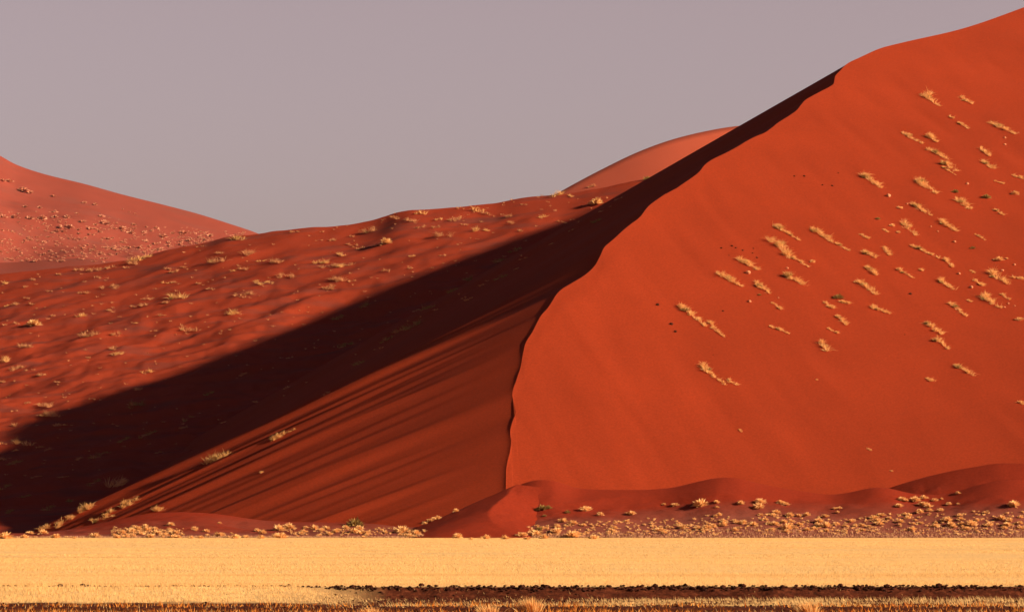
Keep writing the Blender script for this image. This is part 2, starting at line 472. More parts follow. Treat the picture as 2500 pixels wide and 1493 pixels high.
def ruled(name, pts, fall, toe, mat, label, n=120, nl=40, nr=40, depth=3.0):
    p = np.array([P(*c) for c in pts]); a = np.r_[0, np.cumsum(np.linalg.norm(np.diff(p, axis=0), axis=1))]
    s = np.linspace(0, a[-1], n); Cc = np.stack([pchip(a, p[:, k], s) for k in range(3)], 1)
    t = np.array([P(*c) for c in toe]); ta = np.linspace(0, a[-1], len(t)); Tt = np.stack([pchip(ta, t[:, k], s) for k in range(3)], 1)
    f = np.array(fall); fl = np.stack([np.interp(s, np.linspace(0, a[-1], len(f)), f[:, k]) for k in range(3)], 1)
    run = (Cc[:, 2] + depth) / -fl[:, 2]
    q = np.linspace(1, 0, nl)
    S = Cc[:, None] + fl[:, None] * (q[None, :, None] * run[:, None, None])
    r_ = np.linspace(0, 1, nr)[1:]
    Wd = Cc[:, None] * (1 - r_)[None, :, None] + Tt[:, None] * r_[None, :, None]
    Wd[..., 2] += .2 * np.sin(np.pi * r_)[None, :]
    V = np.concatenate([S, Wd], 1)
    V[..., 2] += .10 * fbm(V[..., 0] * .3, V[..., 1] * .3, 3, 77)
    return terrain(name, V, n, nl + nr - 1, mat, label, 'dune')


ruled('low_dune', [(1262, 1182, 1042), (1248, 1192, 1039), (1240, 1205, 1034), (1222, 1220, 1029), (1204, 1236, 1023), (1193, 1252, 1017), (1198, 1268, 1011), (1225, 1288, 1006), (1262, 1318, 998)],
      [(-1, -.7, -.44), (-1, -.7, -.38), (-1, -.8, -.29), (-1, -.9, -.18)],
      [(1385, 1200, 1043), (1375, 1254, 1034), (1345, 1290, 1020), (1325, 1306, 1008), (1300, 1322, 997)],
      M_red_foot, 'small curled crescent dune with a sharp dark edge at the end of the big crest')

# ---------------------------------------------------------------- the plain
def bank_w(x):
    return sstep(-7.5, -4.2, x) * (1 - .0 * x)


def ground_z(x, y):
    edge = 126.4 + .18 * fbm(x * 1.1, x * 0 + 3, 3, 51) + .6 * pnoise(x * .16, x * 0 + 9, 52) + .05 * x
    sharp = -.40 * (1 - np.clip((y - edge + .75) / .75, 0, 1))
    soft = -.40 * (1 - sstep(112.5, 125, y)) - .05 * np.exp(-((y - 124) / 1.2) ** 2) * (pnoise(x * .8, x * 0 + 1, 57) > .1)
    bw = bank_w(x)
    z = sharp * bw + soft * (1 - bw)
    near = sstep(60, 100, y)
    e2 = 111.2 + .35 * pnoise(x * .5, x * 0 + 4, 58)
    z = z - .10 * (1 - sstep(e2 - .5, e2, y)) * near
    z = z + .035 * fbm(x * .9, y * .9, 3, 55) * (1 - sstep(124, 127, y)) * near
    z = z + .05 * fbm(x * .05, y * .02, 3, 56) * sstep(128, 160, y) * (1 - sstep(900, 1200, y))
    return z


gx = np.r_[-12000, -3000, -900, -300, -120, -60, np.arange(-26, 26.01, .22), 60, 120, 300, 900, 3000, 12000]
gy = np.r_[-1500, -300, 0, 40, 80, 96, np.arange(102, 130, .2), np.arange(130, 200, 4), np.arange(200, 1000, 25), np.arange(1000, 1200, 40), 2000, 4000, 12000]
GX, GY = np.meshgrid(gx, gy, indexing='ij')
GV = np.stack([GX, GY, ground_z(GX, GY)], -1)
terrain('ground', GV, len(gx), len(gy), M_plain, 'flat straw-coloured plain ending in a low dark stony bank in front', 'ground')


# ---------------------------------------------------------------- grass blades
def blades_arrays(root, dirv, length, width, droop, rg, two=True, face=None):
    """tapered bent blades as triangles"""
    n = len(root)
    d = dirv / np.linalg.norm(dirv, axis=1, keepdims=True)
    rv = rg.normal(size=(n, 3)) + (0 if face is None else np.array(face)); sd = np.cross(d, rv); sd /= np.linalg.norm(sd, axis=1, keepdims=True) + 1e-9
    w = (width if np.ndim(width) else np.full(n, width))[:, None] * .5; ln = length[:, None]
    mid = root + d * ln * .55; hor = d.copy(); hor[:, 2] = 0
    tip = mid + (d + hor * droop[:, None] * 1.0 - np.array([0, 0, 1.0]) * droop[:, None] * .9) * ln * .5
    if not two:
        V = np.stack([root - sd * w, root + sd * w, root + d * ln], 1).reshape(-1, 3)
        return V, np.arange(n * 3).reshape(-1, 3)
    V = np.stack([root - sd * w * .7, root + sd * w * .7, mid - sd * w, mid + sd * w, tip], 1).reshape(-1, 3)
    b = np.arange(n)[:, None] * 5
    Fc = np.concatenate([b + [0, 1, 3], b + [0, 3, 2], b + [2, 3, 4]], 0)
    return V, Fc


def visible_x(y, m=1.12, side=6):
    return 1250 / F * y * m + side


def scatter_plain():
    parts = []
    rg = np.random.default_rng(3)
    bands = [(104, 128, 90, .020, .22, .10), (128, 165, 90, .016, .11, .10), (165, 260, 22, .030, .12, .10), (260, 420, 9, .05, .12, .10), (420, 1004, 3.2, .09, .14, .10)]
    for y0, y1, dens, wd, ht, _ in bands:
        area_n = int(dens * (visible_x(y0) + visible_x(y1)) * (y1 - y0))
        y = rg.uniform(y0, y1, area_n); x = rg.uniform(-1, 1, area_n) * visible_x(y1)
        keep = np.abs(x) < visible_x(y)
        x, y = x[keep], y[keep]
        bw = bank_w(x)
        dn = np.clip(.62 + .9 * fbm(x * .028, y * .05, 3, 61), .06, 1)          # patches of thinner grass
        dn = np.where(y < 300, np.clip(.85 + .6 * fbm(x * .05, y * .08, 3, 62), .3, 1), dn)
        edge = 126.4 + .05 * x
        strip = (.12 + .95 * sstep(1.5, 4.5, x) * (1 - .6 * sstep(8.5, 12, x))) * sstep(113.5, 116.5, y) * (1 - sstep(122.5, 125.0, y)) * np.clip(.5 + 2.4 * fbm(x * .25, y * .35, 3, 63), .03, 1) + .015 + .09 * (fbm(x * .5, y * .4, 2, 69) > .25)
        strip = np.maximum(strip, .85 * (np.abs(y - 114.2 - .5 * pnoise(x * .2, x * 0, 67)) < .8) * (pnoise(x * .3, x * 0, 64) > -.15))
        near = np.where(y > edge + .05, dn, strip)
        left = np.where(y > 115.8 + .8 * pnoise(x * .4, x * 0 + 6, 70), dn * np.where(np.abs(y - 124) < 1.0, np.clip(.75 - 1.5 * pnoise(x * .5, y * .3, 66), .0, 1), 1), .05)
        dn = np.where(y < 128.5, near * bw + left * (1 - bw), dn)
        keep = rg.random(len(x)) < dn
        x, y = x[keep], y[keep]
        n = len(x)
        h = ht * rg.uniform(.55, 1.15, n) * np.where(y < 128, np.where(y < 126 , .9, .55 + .35 * (1 - bank_w(x))), 1) * (.85 + .3 * fbm(x * .04, y * .03, 2, 65))
        z = ground_z(x, y) - .02
        lean = rg.normal(0, .33, (n, 3)); lean[:, 2] = 1; lean[:, 0] -= .45 * (y < 126) * bank_w(x)
        parts.append((np.stack([x, y, z], 1), lean, h, wd * rg.uniform(.7, 1.3, n), rg.uniform(.1, .6, n)))
    root, lean, h, wdt, dr = [np.concatenate([p[k] for p in parts]) for k in range(5)]
    V, Fc = blades_arrays(root, lean, h, wdt, dr, rg, two=False, face=(1.0, -1.3, .3))
    o = link('grass', mesh_from('grass', V, Fc, M_straw_plain, smooth=False))
    tag(o, 'dense dry straw-yellow grass covering the flat plain', 'grass', None, 'stuff')
    # thin pale fuzz climbing the toe of the dune
    n = 15000
    u = rg.uniform(-150, 2650, n); t = rg.random(n) ** 1.7
    lim = np.interp(u, [0, 1000, 1050, 1280, 1310, 1500, 1900, 2500], [3, 4, .6, .6, 4, 8, 13, 17])
    d = 1001 + lim * t; x = (u - 1250) / F * d
    zz = np.zeros(n); ok = np.zeros(n, bool)
    bv = [b for nm, b in BVHS if nm in ('low_dune', 'ground')]
    for i in range(n):
        best = None
        for b in bv:
            p, _, _, _ = b.ray_cast(Vector((x[i], d[i], 60)), Vector((0, 0, -1)))
            if p is not None and (best is None or p.z > best): best = p.z
        if best is not None: zz[i] = best; ok[i] = True
    ok &= (u < 1035) | (u > 1300)
    lean = rg.normal(0, .4, (n, 3)); lean[:, 2] = 1
    V, Fc = blades_arrays(np.stack([x, d, zz - .05], 1)[ok], lean[ok], rg.uniform(.3, .75, n)[ok], rg.uniform(.10, .2, n)[ok], rg.uniform(.1, .6, n)[ok], rg, two=False)
    o = link('grass', mesh_from('grass', V, Fc, M_straw_pale, smooth=False))
    tag(o, 'thin pale grass fuzz along the toe of the dune', 'grass', None, 'stuff')


scatter_plain()

# ---------------------------------------------------------------- plants
def frame_at(u, v, only=None):
    h = hit(u, v, only)
    return None if h is None else (np.array(h[0]), np.array(h[1]), h[2])


def clump_blades(rg, n, centers, spread, g, H, width, splay, droop=(.2, .8), lean=None):
    c = centers[rg.integers(0, len(centers), n)]
    off = rg.normal(0, 1, (n, 3)); off -= (off @ g)[:, None] * g
    root = c + off * spread
    d = g + off * splay * rg.uniform(.5, 1.3, n)[:, None]
    if lean is not None: d = d + lean
    return blades_arrays(root, d, H * rg.uniform(.55, 1.1, n), width * rg.uniform(.7, 1.3, n), rg.uniform(*droop, n), rg)


TUFTS = {}          # zone -> list of dicts for the labels


def note(zone, o, **kw):
    kw['o'] = o; TUFTS.setdefault(zone, []).append(kw)


def spread_tuft(zone, u0, v0, u1, v1, rg, name='grass_tuft', main=None, second=None, frac2=.22, hpx=13, dens=1.0, parts=True, only=None, cat='grass tuft', spreadk=1.0, lean=None):
    """a wind-combed tuft that trails along the slope from one point to another"""
    A = frame_at(u0, v0, only); Bq = frame_at(u1, v1, only)
    if A is None: return None
    if Bq is None or np.linalg.norm(Bq[0] - A[0]) > (math.hypot(u1 - u0, v1 - v0) + 3) * A[2] / F * 8: Bq = A
    p0, nrm, dist = A; m = dist / F
    L = math.hypot(u1 - u0, v1 - v0)
    g = .35 * nrm + .65 * np.array([0, 0, 1.0]); g /= np.linalg.norm(g)
    base = (p0 + Bq[0]) / 2
    K = max(2, int(round(L / 5.5)))
    t = np.clip(np.linspace(0, 1, K) + rg.normal(0, .45 / K, K), 0, 1)
    if L > 34: t = t ** 1.35                                   # heavier head, thinning tail
    cen = (p0[None] * (1 - t)[:, None] + Bq[0][None] * t[:, None]) - base
    side = rg.normal(0, 1, (K, 3)); side -= (side @ nrm)[:, None] * nrm
    cen = cen + side * m * hpx * np.where(L < 45, .40, .30) * (1 - .55 * t[:, None])
    cen -= np.array([0, 0, 1.0]) * .08
    sizes = rg.uniform(.25, 1.6, K) * (1.0 - .5 * t * (L > 30))
    hs = rg.uniform(.55, 1.25, K) * (1.0 - .35 * t * (L > 34))
    H = hpx * m; n = int((30 + 30 * K) * dens)
    big = L > 26 and parts
    def build(n, frac, mat, nm, parent, hm=1.0):
        k = max(6, K + 2, int(n * frac)); ci = rg.choice(K, k, p=sizes / sizes.sum()); ci[:min(k, 5 * K)] = np.tile(np.arange(K), 5)[:k]
        if hm < 1: ci = np.full(k, int(K * .3))
        c = cen[ci].copy()
        if hm == 1.0:
            nf = int(.14 * k); tf = np.linspace(0, 1, nf)[:, None]; c[k - nf:] = (p0 - base) * (1 - tf) + (Bq[0] - base) * tf - np.array([0, 0, .08])
        off = rg.normal(0, 1, (k, 3)); off -= (off @ g)[:, None] * g
        root = c + off * m * hpx * .12 * spreadk
        d = g + off * .50 * spreadk * rg.uniform(.4, 1.5, k)[:, None]
        if lean is not None: d = d + np.array(lean)
        ln = H * hm * hs[ci] * rg.uniform(.45, 1.1, k) * np.where(rg.random(k) < .05, 1.35, 1)
        V, Fc = blades_arrays(root, d, ln, m * rg.uniform(.45, 1.05, k), rg.uniform(.15, .9, k), rg)
        return link(nm, mesh_from(nm, V, Fc, mat, smooth=False), parent, (0, 0, 0))
    main = main or M_gold; second = second or M_green
    if big:
        o = bpy.data.objects.new(name, None); col.objects.link(o); o.location = base; o.empty_display_size = .5
        build(n, 1 - frac2, main, 'dry_blades', o); build(n, frac2, second, 'green_blades', o, .75)
    else:
        o = build(n, 1, main, name, None); o.location = base
    note(zone, o, u=(u0 + u1) / 2, v=(v0 + v1) / 2, L=max(L, hpx), shape='long' if L > 60 else 'stretched' if L > 26 else 'small', cat=cat, big=big)
    return o


def dome_mesh(name, rg, mat, n=170, width=.10, squat=1.15, core=True):
    """rounded bush one metre across: many bent blades springing from a low crown"""
    th = rg.uniform(0, 2 * np.pi, n); el = np.arcsin(rg.uniform(.02, 1, n) ** .8)
    d = np.stack([np.cos(th) * np.cos(el), np.sin(th) * np.cos(el), np.sin(el) * squat + .15], 1)
    root = d * rg.uniform(.0, .30, n)[:, None] * np.array([1, 1, .6]) + np.array([0, 0, -.03])
    lump = 1 + .22 * np.sin(th * rg.integers(2, 4) + rg.uniform(0, 6)) * np.cos(el)
    V, Fc = blades_arrays(root, d + rg.normal(0, .16, (n, 3)), .40 * lump * rg.uniform(.65, 1.15, n), width * rg.uniform(.7, 1.4, n), rg.uniform(.1, .6, n), rg)
    return mesh_from(name, V, Fc, mat, smooth=False)


_rg = np.random.default_rng(77)
DOMES = [dome_mesh('desert_bush', _rg, M_bush) for _ in range(7)]
GDOMES = [dome_mesh('desert_bush', _rg, M_green, 170) for _ in range(2)]
FDOMES = [dome_mesh('desert_shrub', _rg, M_pink, 60, .18) for _ in range(4)]


def place_dome(zone, u, v, wpx, rg, meshes, name, cat, only=None, sx=1.0, note_kw=None):
    """(u, v) is the middle of the bush's foot"""
    h = frame_at(u, v, only)
    if h is None: return None
    p, nrm, dist = h
    me = meshes[rg.integers(0, len(meshes))]
    key = ('dome', me.name, name)
    if key in PROTO: o = PROTO[key].copy(); 
    else: o = PROTO[key] = bpy.data.objects.new(name, me)
    col.objects.link(o)
    s = wpx * dist / F * 1.12
    o.location = p; o.rotation_euler = (0, 0, rg.uniform(0, 6.28)); o.scale = (s, s, s * rg.uniform(.8, 1.1))
    note(zone, o, u=u, v=v, L=wpx, shape='round', cat=cat, big=False, **(note_kw or {}))
    return o


PROTO = {}
rgp = np.random.default_rng(2024)

# --- tufts on the sunlit flank: (x0, y0, x1, y1) read in enlarged crops of the photograph
S = 2.698
Z5 = [(1770, 215, 1865, 285, 19), (2015, 232, 2080, 272, 13), (1938, 352, 1952, 368, 8), (1993, 395, 2058, 435, 9), (2225, 405, 2365, 470, 15), (1640, 470, 1758, 535, 15), (1795, 478, 1850, 520, 15),
      (1818, 580, 1925, 640, 15), (1905, 665, 1985, 715, 17), (1890, 690, 1975, 738, 8), (2138, 570, 2200, 615, 14), (2155, 655, 2222, 698, 14), (2362, 748, 2425, 768, 10), (2252, 785, 2298, 800, 8),
      (1360, 745, 1480, 820, 20), (1725, 775, 1850, 865, 20), (1985, 905, 2070, 965, 19), (1695, 935, 1815, 1005, 15), (2232, 968, 2298, 1008, 8), (1505, 1098, 1535, 1115, 9),
      (1630, 1065, 1720, 1140, 18), (1885, 1050, 1985, 1112, 16), (2102, 1128, 2170, 1168, 7), (775, 1075, 880, 1130, 18), (885, 1130, 945, 1168, 8), (1045, 1105, 1180, 1190, 18), (1190, 1190, 1275, 1240, 9),
      (1350, 1130, 1400, 1160, 10), (805, 1205, 890, 1290, 26), (890, 1275, 1010, 1345, 11), (1375, 1245, 1455, 1288, 14), (1500, 1220, 1545, 1268, 12), (1695, 1210, 1870, 1288, 12), (1908, 1295, 1955, 1345, 12),
      (555, 1300, 685, 1368, 19), (1380, 1350, 1455, 1400, 16), (1608, 1368, 1698, 1418, 11), (435, 1405, 570, 1475, 20), (875, 1410, 985, 1470, 22), (2230, 1395, 2325, 1465, 20), (1738, 1362, 1750, 1370, 9)]
Z6 = [(660, 240, 755, 305, 17), (1340, 235, 1455, 312, 19), (1205, 358, 1260, 372, 10), (1118, 372, 1168, 405, 11), (1432, 398, 1550, 440, 13), (1885, 228, 1970, 285, 16), (2112, 228, 2160, 258, 10),
      (2150, 330, 2270, 400, 20), (2278, 312, 2328, 345, 9), (1945, 380, 2050, 458, 14), (1812, 522, 1882, 578, 15), (1855, 612, 1932, 668, 16), (1200, 460, 1265, 515, 14), (1148, 542, 1198, 565, 8),
      (165, 392, 330, 520, 17), (365, 500, 408, 555, 14), (425, 570, 460, 595, 9), (765, 525, 878, 570, 12), (785, 375, 832, 410, 10), (1078, 635, 1142, 685, 17), (300, 785, 455, 905, 19), (470, 868, 530, 908, 12),
      (1985, 785, 2098, 845, 15), (1795, 865, 1838, 885, 11), (2090, 160, 2105, 172, 8), (2060, 352, 2075, 360, 6), (1395, 1325, 1415, 1338, 6), (555, 1208, 565, 1215, 7), (1060, 870, 1068, 876, 5), (2412, 1022, 2425, 1035, 9), (1545, 1470, 1556, 1476, 5), (2378, 205, 2425, 215, 9)]
for oy, lst in ((150, Z5), (600, Z6)):
    for x0, y0, x1, y1, hp in lst:
        spread_tuft('flank', 1600 + x0 / S, oy + y0 / S + 3, 1600 + x1 / S, oy + y1 / S + 3, rgp, hpx=hp * .88, dens=2.0, frac2=.28, only=('dune',))
for x, y, wz, gm in [(1465, 1040, 30, 1), (1560, 1085, 36, 0), (1600, 1128, 28, 0), (1977, 862, 36, 1), (2180, 900, 50, 1), (2370, 875, 46, 0), (2262, 1310, 60, 0), (2090, 1232, 30, 1), (1610, 968, 34, 0), (2315, 1300, 20, 0), (1205, 345 + 1214, 66, 1), (2395, 490 + 1214, 42, 0), (685, 325 + 1214, 22, 1), (1035, 1322, 34, 0)]:
    place_dome('flank', 1600 + x / S, 150 + y / S, wz / S, rgp, GDOMES if gm else DOMES, 'desert_bush', 'bush', ('dune',))


def stone_mesh(name, rg, mat):
    bm = __import__('bmesh').new(); __import__('bmesh').ops.create_icosphere(bm, subdivisions=2, radius=.5)
    k = rg.uniform(0, 50)
    for v_ in bm.verts:
        c = v_.co.normalized(); f = 1 + .28 * float(fbm(np.array([c.x * 1.6 + k]), np.array([c.y * 1.6 + c.z * 1.3]), 3, 5)[0])
        v_.co = Vector((c.x * .56, c.y * .5, c.z * .40)) * f
    me = bpy.data.meshes.new(name); bm.to_mesh(me); bm.free(); me.materials.append(mat)
    return me


PSTONES = [stone_mesh('pale_clump', _rg, M_pale_stone) for _ in range(3)]
DSTONES = [stone_mesh('dark_stone', _rg, M_dark) for _ in range(4)]


def place_stone(zone, u, v, wpx, rg, meshes, name, cat, sink=.1, only=None):
    h = frame_at(u, v, only)
    if h is None: return None
    p, nrm, dist = h; me = meshes[rg.integers(0, len(meshes))]; key = (me.name, name)
    if key in PROTO: o = PROTO[key].copy()
    else: o = PROTO[key] = bpy.data.objects.new(name, me)
    col.objects.link(o); s = wpx * dist / F * 1.05
    o.location = p + np.array([0, 0, .4 - sink]) * s * .5; o.rotation_euler = (0, 0, rg.uniform(0, 6.28)); o.scale = (s, s, s * rg.uniform(.85, 1.15))
    note(zone, o, u=u, v=v, L=wpx, shape='round', cat=cat, big=False)
    return o


for x, y, wz in [(610, 1395, 42), (620, 365 + 1218, 30), (1535, 890, 36), (1970, 1190, 28), (2302, 550, 20), (2302, 505, 20), (2055, 808, 24), (1815, 1090, 16), (1860, 1121, 16), (2080, 272 + 1218, 30), (2000, 182 + 1218, 26), (2285, 160 + 1218, 24),
                 (2365, 122 + 1218, 22), (1658, 940, 18), (2392, 470, 12), (2325, 378 + 1218, 18), (2366, 392 + 1218, 14), (2300, 402 + 1218, 16), (868, 1363, 20), (810, 340 + 1218, 14)]:
    place_stone('pale', 1600 + x / S, 150 + y / S, wz / S * .8, rgp, PSTONES, 'pale_boulder', 'boulder', only=('dune',))
for x, y, wz in [(15, 390 + 1214, 26), (105, 517 + 1214, 28), (132, 566 + 1214, 24), (445, 430 + 1214, 16), (915, 757, 15), (980, 757, 18), (1100, 815, 15), (1165, 820, 18), (1205, 736, 12), (435, 1230, 18), (505, 1216, 18), (530, 1228, 15), (575, 1245, 16),
                 (645, 1232, 12), (640, 1263, 13), (668, 1293, 15), (485, 1278, 10), (380, 718 + 1214, 9), (1680, 318 + 1214, 24), (1642, 585 + 1214, 10)]:
    place_stone('dark', 1600 + x / S, 150 + y / S, wz / S * .8, rgp, DSTONES, 'dark_stone', 'stone', only=('dune',))

# --- tufts on the hummocky dune, lit part (x, y, width) in three crops
def crop_list(ox, oy, sc, lst):
    for e in lst:
        yield ox + e[0] / sc, oy + e[1] / sc, e[2] / sc, (e[3] if len(e) > 3 else 0)


LIT = list(crop_list(0, 350, 2.909, [
    (1690, 690, 95, 1), (1770, 790, 95), (1560, 785, 70), (1540, 850, 95), (960, 840, 100, 1), (1050, 810, 60), (950, 865, 80), (890, 890, 40), (1830, 622, 65), (550, 910, 60), (690, 908, 80), (780, 890, 70), (410, 935, 40), (1180, 900, 65),
    (1300, 890, 50), (1240, 918, 60), (690, 960, 50), (1720, 898, 60), (1650, 915, 40), (1950, 855, 105), (1850, 845, 40), (2100, 635, 50), (2190, 605, 60), (2270, 595, 30), (2365, 695, 45), (2430, 800, 50), (2290, 855, 90), (2400, 885, 100), (2380, 978, 60),
    (2330, 1035, 80), (2040, 950, 115), (1830, 1000, 70), (1920, 995, 65), (1990, 960, 30), (1170, 1000, 40), (1240, 992, 30), (1410, 1002, 40), (1500, 1040, 50), (1280, 1100, 115), (1700, 1095, 90), (1780, 1075, 90), (1170, 1138, 60), (1050, 1112, 60), (950, 1165, 40),
    (1015, 1160, 50), (830, 1022, 85), (720, 1035, 50), (590, 1072, 70), (350, 1058, 40), (240, 975, 40), (40, 1002, 50), (175, 1030, 20), (190, 1105, 40), (110, 1150, 60), (230, 1148, 30), (45, 1162, 30), (780, 1198, 50), (570, 1237, 60), (380, 1232, 40),
    (240, 1292, 95, 2), (115, 1285, 50), (30, 1295, 30), (960, 1282, 40), (1150, 1228, 50), (1650, 1218, 135, 1), (1350, 1332, 115), (1090, 1337, 40), (650, 1372, 115), (820, 1360, 70), (170, 1455, 80), (800, 1462, 50)]))
LIT += list(crop_list(800, 350, 2.698, [
    (440, 500, 65), (545, 518, 65), (620, 472, 80, 1), (725, 510, 50), (840, 512, 75), (275, 588, 95), (165, 622, 30), (30, 645, 50), (385, 660, 72, 2), (325, 680, 40), (215, 702, 40), (145, 672, 30), (85, 738, 50), (190, 682, 30), (990, 448, 75, 1), (1050, 472, 50),
    (1195, 488, 60), (1290, 410, 40), (1410, 495, 60), (1520, 518, 30), (1560, 526, 30), (1210, 532, 50), (970, 582, 65, 1), (1050, 580, 50), (1270, 585, 40), (610, 562, 50), (715, 562, 40), (760, 615, 85), (550, 750, 40), (765, 745, 40), (50, 815, 110), (160, 806, 40),
    (390, 848, 50), (545, 832, 40), (70, 905, 100), (160, 912, 50), (20, 965, 50), (855, 435, 30), (1255, 346, 40), (1515, 348, 85), (1600, 352, 30), (1745, 292, 50), (1770, 400, 85, 2), (905, 544, 20)]))
LIT += list(crop_list(0, 800, 2.854, [
    (175, 138, 70), (790, 158, 50), (820, 190, 60), (615, 216, 40), (1015, 315, 60), (30, 235, 80, 1), (110, 295, 80), (300, 335, 65), (190, 305, 30), (10, 382, 40), (400, 386, 30), (320, 550, 105), (190, 527, 50), (370, 618, 105), (280, 620, 40),
    (100, 588, 40), (390, 688, 60), (430, 684, 50), (100, 692, 55), (650, 500, 30), (180, 825, 105), (20, 815, 40), (270, 836, 50), (100, 862, 30), (10, 922, 55), (970, 438, 60)]))
SHADE = list(crop_list(800, 350, 2.698, [
    (1920, 370, 45), (2130, 232, 75), (1770, 522, 65), (1800, 455, 40), (1600, 582, 40), (1475, 668, 42), (1285, 768, 42), (1235, 838, 32), (1130, 785, 100), (1240, 712, 90), (970, 888, 110), (1140, 892, 90), (1020, 940, 40), (820, 982, 75), (660, 1092, 90), (715, 1104, 32), (580, 1108, 50),
    (560, 1215, 110), (640, 1180, 110), (480, 1238, 110), (390, 1302, 90), (330, 1355, 40), (360, 1352, 40), (200, 1460, 80), (930, 1035, 60), (900, 1025, 40), (240, 1080, 90), (60, 1160, 80), (120, 1340, 90)]))
SHADE += list(crop_list(0, 800, 2.854, [
    (960, 550, 120), (1310, 645, 105), (1270, 705, 60), (700, 895, 120), (1030, 752, 100), (550, 918, 60), (330, 858, 60), (100, 950, 100), (250, 1046, 60), (440, 1046, 60), (650, 1090, 100), (340, 1268, 95), (510, 1205, 80), (1560, 665, 40), (2000, 425, 40), (2270, 468, 32),
    (2020, 216, 50), (1110, 876, 32), (860, 790, 80), (40, 1120, 90), (180, 1180, 70), (1800, 520, 60), (1450, 470, 70), (60, 1290, 70), (1700, 330, 60)]))
for u, v, w_, k in LIT:
    if k == 2:
        place_dome('hummock', u, v, w_, rgp, DOMES, 'desert_bush', 'bush')
        continue
    L = max(2.0, w_ * rgp.uniform(.45, .9)); t_ = rgp.uniform(-.25, .3)
    spread_tuft('hummock', u - L / 2, v + L * t_ * .5 - 2, u + L / 2, v - L * t_ * .5 - 2 + rgp.uniform(-1, 2), rgp, main=M_gold if k == 1 or rgp.random() < .25 else M_dull, second=M_green, frac2=.5 if k == 1 else .2,
                hpx=np.clip(w_ * .52, 7, 18), dens=.8 if w_ > 15 else .7, spreadk=1.1)
for u, v, w_, k in SHADE:
    L = max(2.0, w_ * .75); t_ = rgp.uniform(.2, .5)
    spread_tuft('shade', u - L / 2, v + L * t_ * .5 - 2, u + L / 2, v - L * t_ * .5 - 2, rgp, main=M_green if w_ > 24 else M_dull, second=M_dull, frac2=.3, hpx=np.clip(w_ * .36, 6, 15), dens=.8, spreadk=1.3)

# --- tufts on the striped lower slip face
for x0, y0, x1, y1, hp, fr in [(790, 1105, 850, 1085, 30, .1), (1455, 945, 1590, 885, 26, .25), (1885, 790, 1975, 745, 17, .1), (2000, 730, 2055, 705, 6, .1), (550, 1280, 635, 1245, 17, .2), (395, 1375, 495, 1325, 19, .1), (845, 1240, 955, 1198, 16, .1),
                               (645, 1350, 785, 1312, 12, .35), (275, 1418, 335, 1395, 12, .1), (1080, 1275, 1145, 1268, 14, .0), (745, 1292, 775, 1284, 12, .5), (1820, 1010, 1826, 1004, 7, 0)]:
    spread_tuft('slip', x0 / 2.854, 800 + y0 / 2.854, x1 / 2.854, 800 + y1 / 2.854, rgp, hpx=hp, dens=1.3, frac2=max(fr, .05), lean=(.35, 0, .1), only=None)

# --- bushes along the foot
FOOT = []
FOOT += list(crop_list(0, 1230, 2.761, [(20, 232, 105), (165, 228, 50), (205, 200, 50), (290, 200, 60), (235, 226, 28), (380, 228, 58), (450, 226, 25), (500, 230, 30), (640, 224, 78), (1150, 142, 48), (1480, 130, 30), (1310, 172, 40), (1390, 186, 42), (1475, 218, 62),
    (1290, 230, 40), (1350, 230, 40), (1400, 215, 30), (1660, 226, 42), (1590, 230, 55), (1540, 226, 30), (1770, 198, 55), (1890, 228, 80), (1880, 178, 80), (1945, 165, 72), (1760, 230, 50), (820, 200, 60), (850, 225, 50), (890, 190, 58), (930, 176, 70), (990, 180, 66), (900, 222, 44), (1015, 225, 56),
    (1060, 200, 50), (1050, 172, 40), (1110, 215, 56), (1150, 195, 52), (1185, 200, 52), (1200, 226, 48), (790, 228, 44), (770, 212, 36), (950, 205, 40), (2395, 146, 105, 1), (2030, 200, 44), (2060, 160, 34), (2120, 172, 58), (2165, 180, 44), (2200, 168, 50), (2260, 190, 52), (2330, 165, 50), (2390, 190, 62), (2420, 170, 52), (2460, 200, 50)]))
FOOT += list(crop_list(800, 800, 2.748, [(655, 1316, 35), (735, 1282, 55), (690, 1296, 42), (860, 1232, 42), (590, 1388, 75), (500, 1372, 90), (550, 1405, 50), (870, 1408, 60), (965, 1418, 32), (1060, 1414, 52), (1190, 1415, 48), (1300, 1395, 60), (1395, 1392, 72), (1440, 1218, 60, 1), (1475, 1210, 45, 1),
    (1410, 1222, 40, 1), (1455, 1262, 26, 1), (1610, 1240, 36, 1), (1730, 1225, 70), (1830, 1256, 42), (2040, 1250, 58), (1580, 1300, 50), (1650, 1316, 60), (1535, 1372, 62), (1640, 1402, 90), (1450, 1412, 56), (1785, 1415, 62), (1340, 1418, 40), (1420, 1355, 40, 1)]))
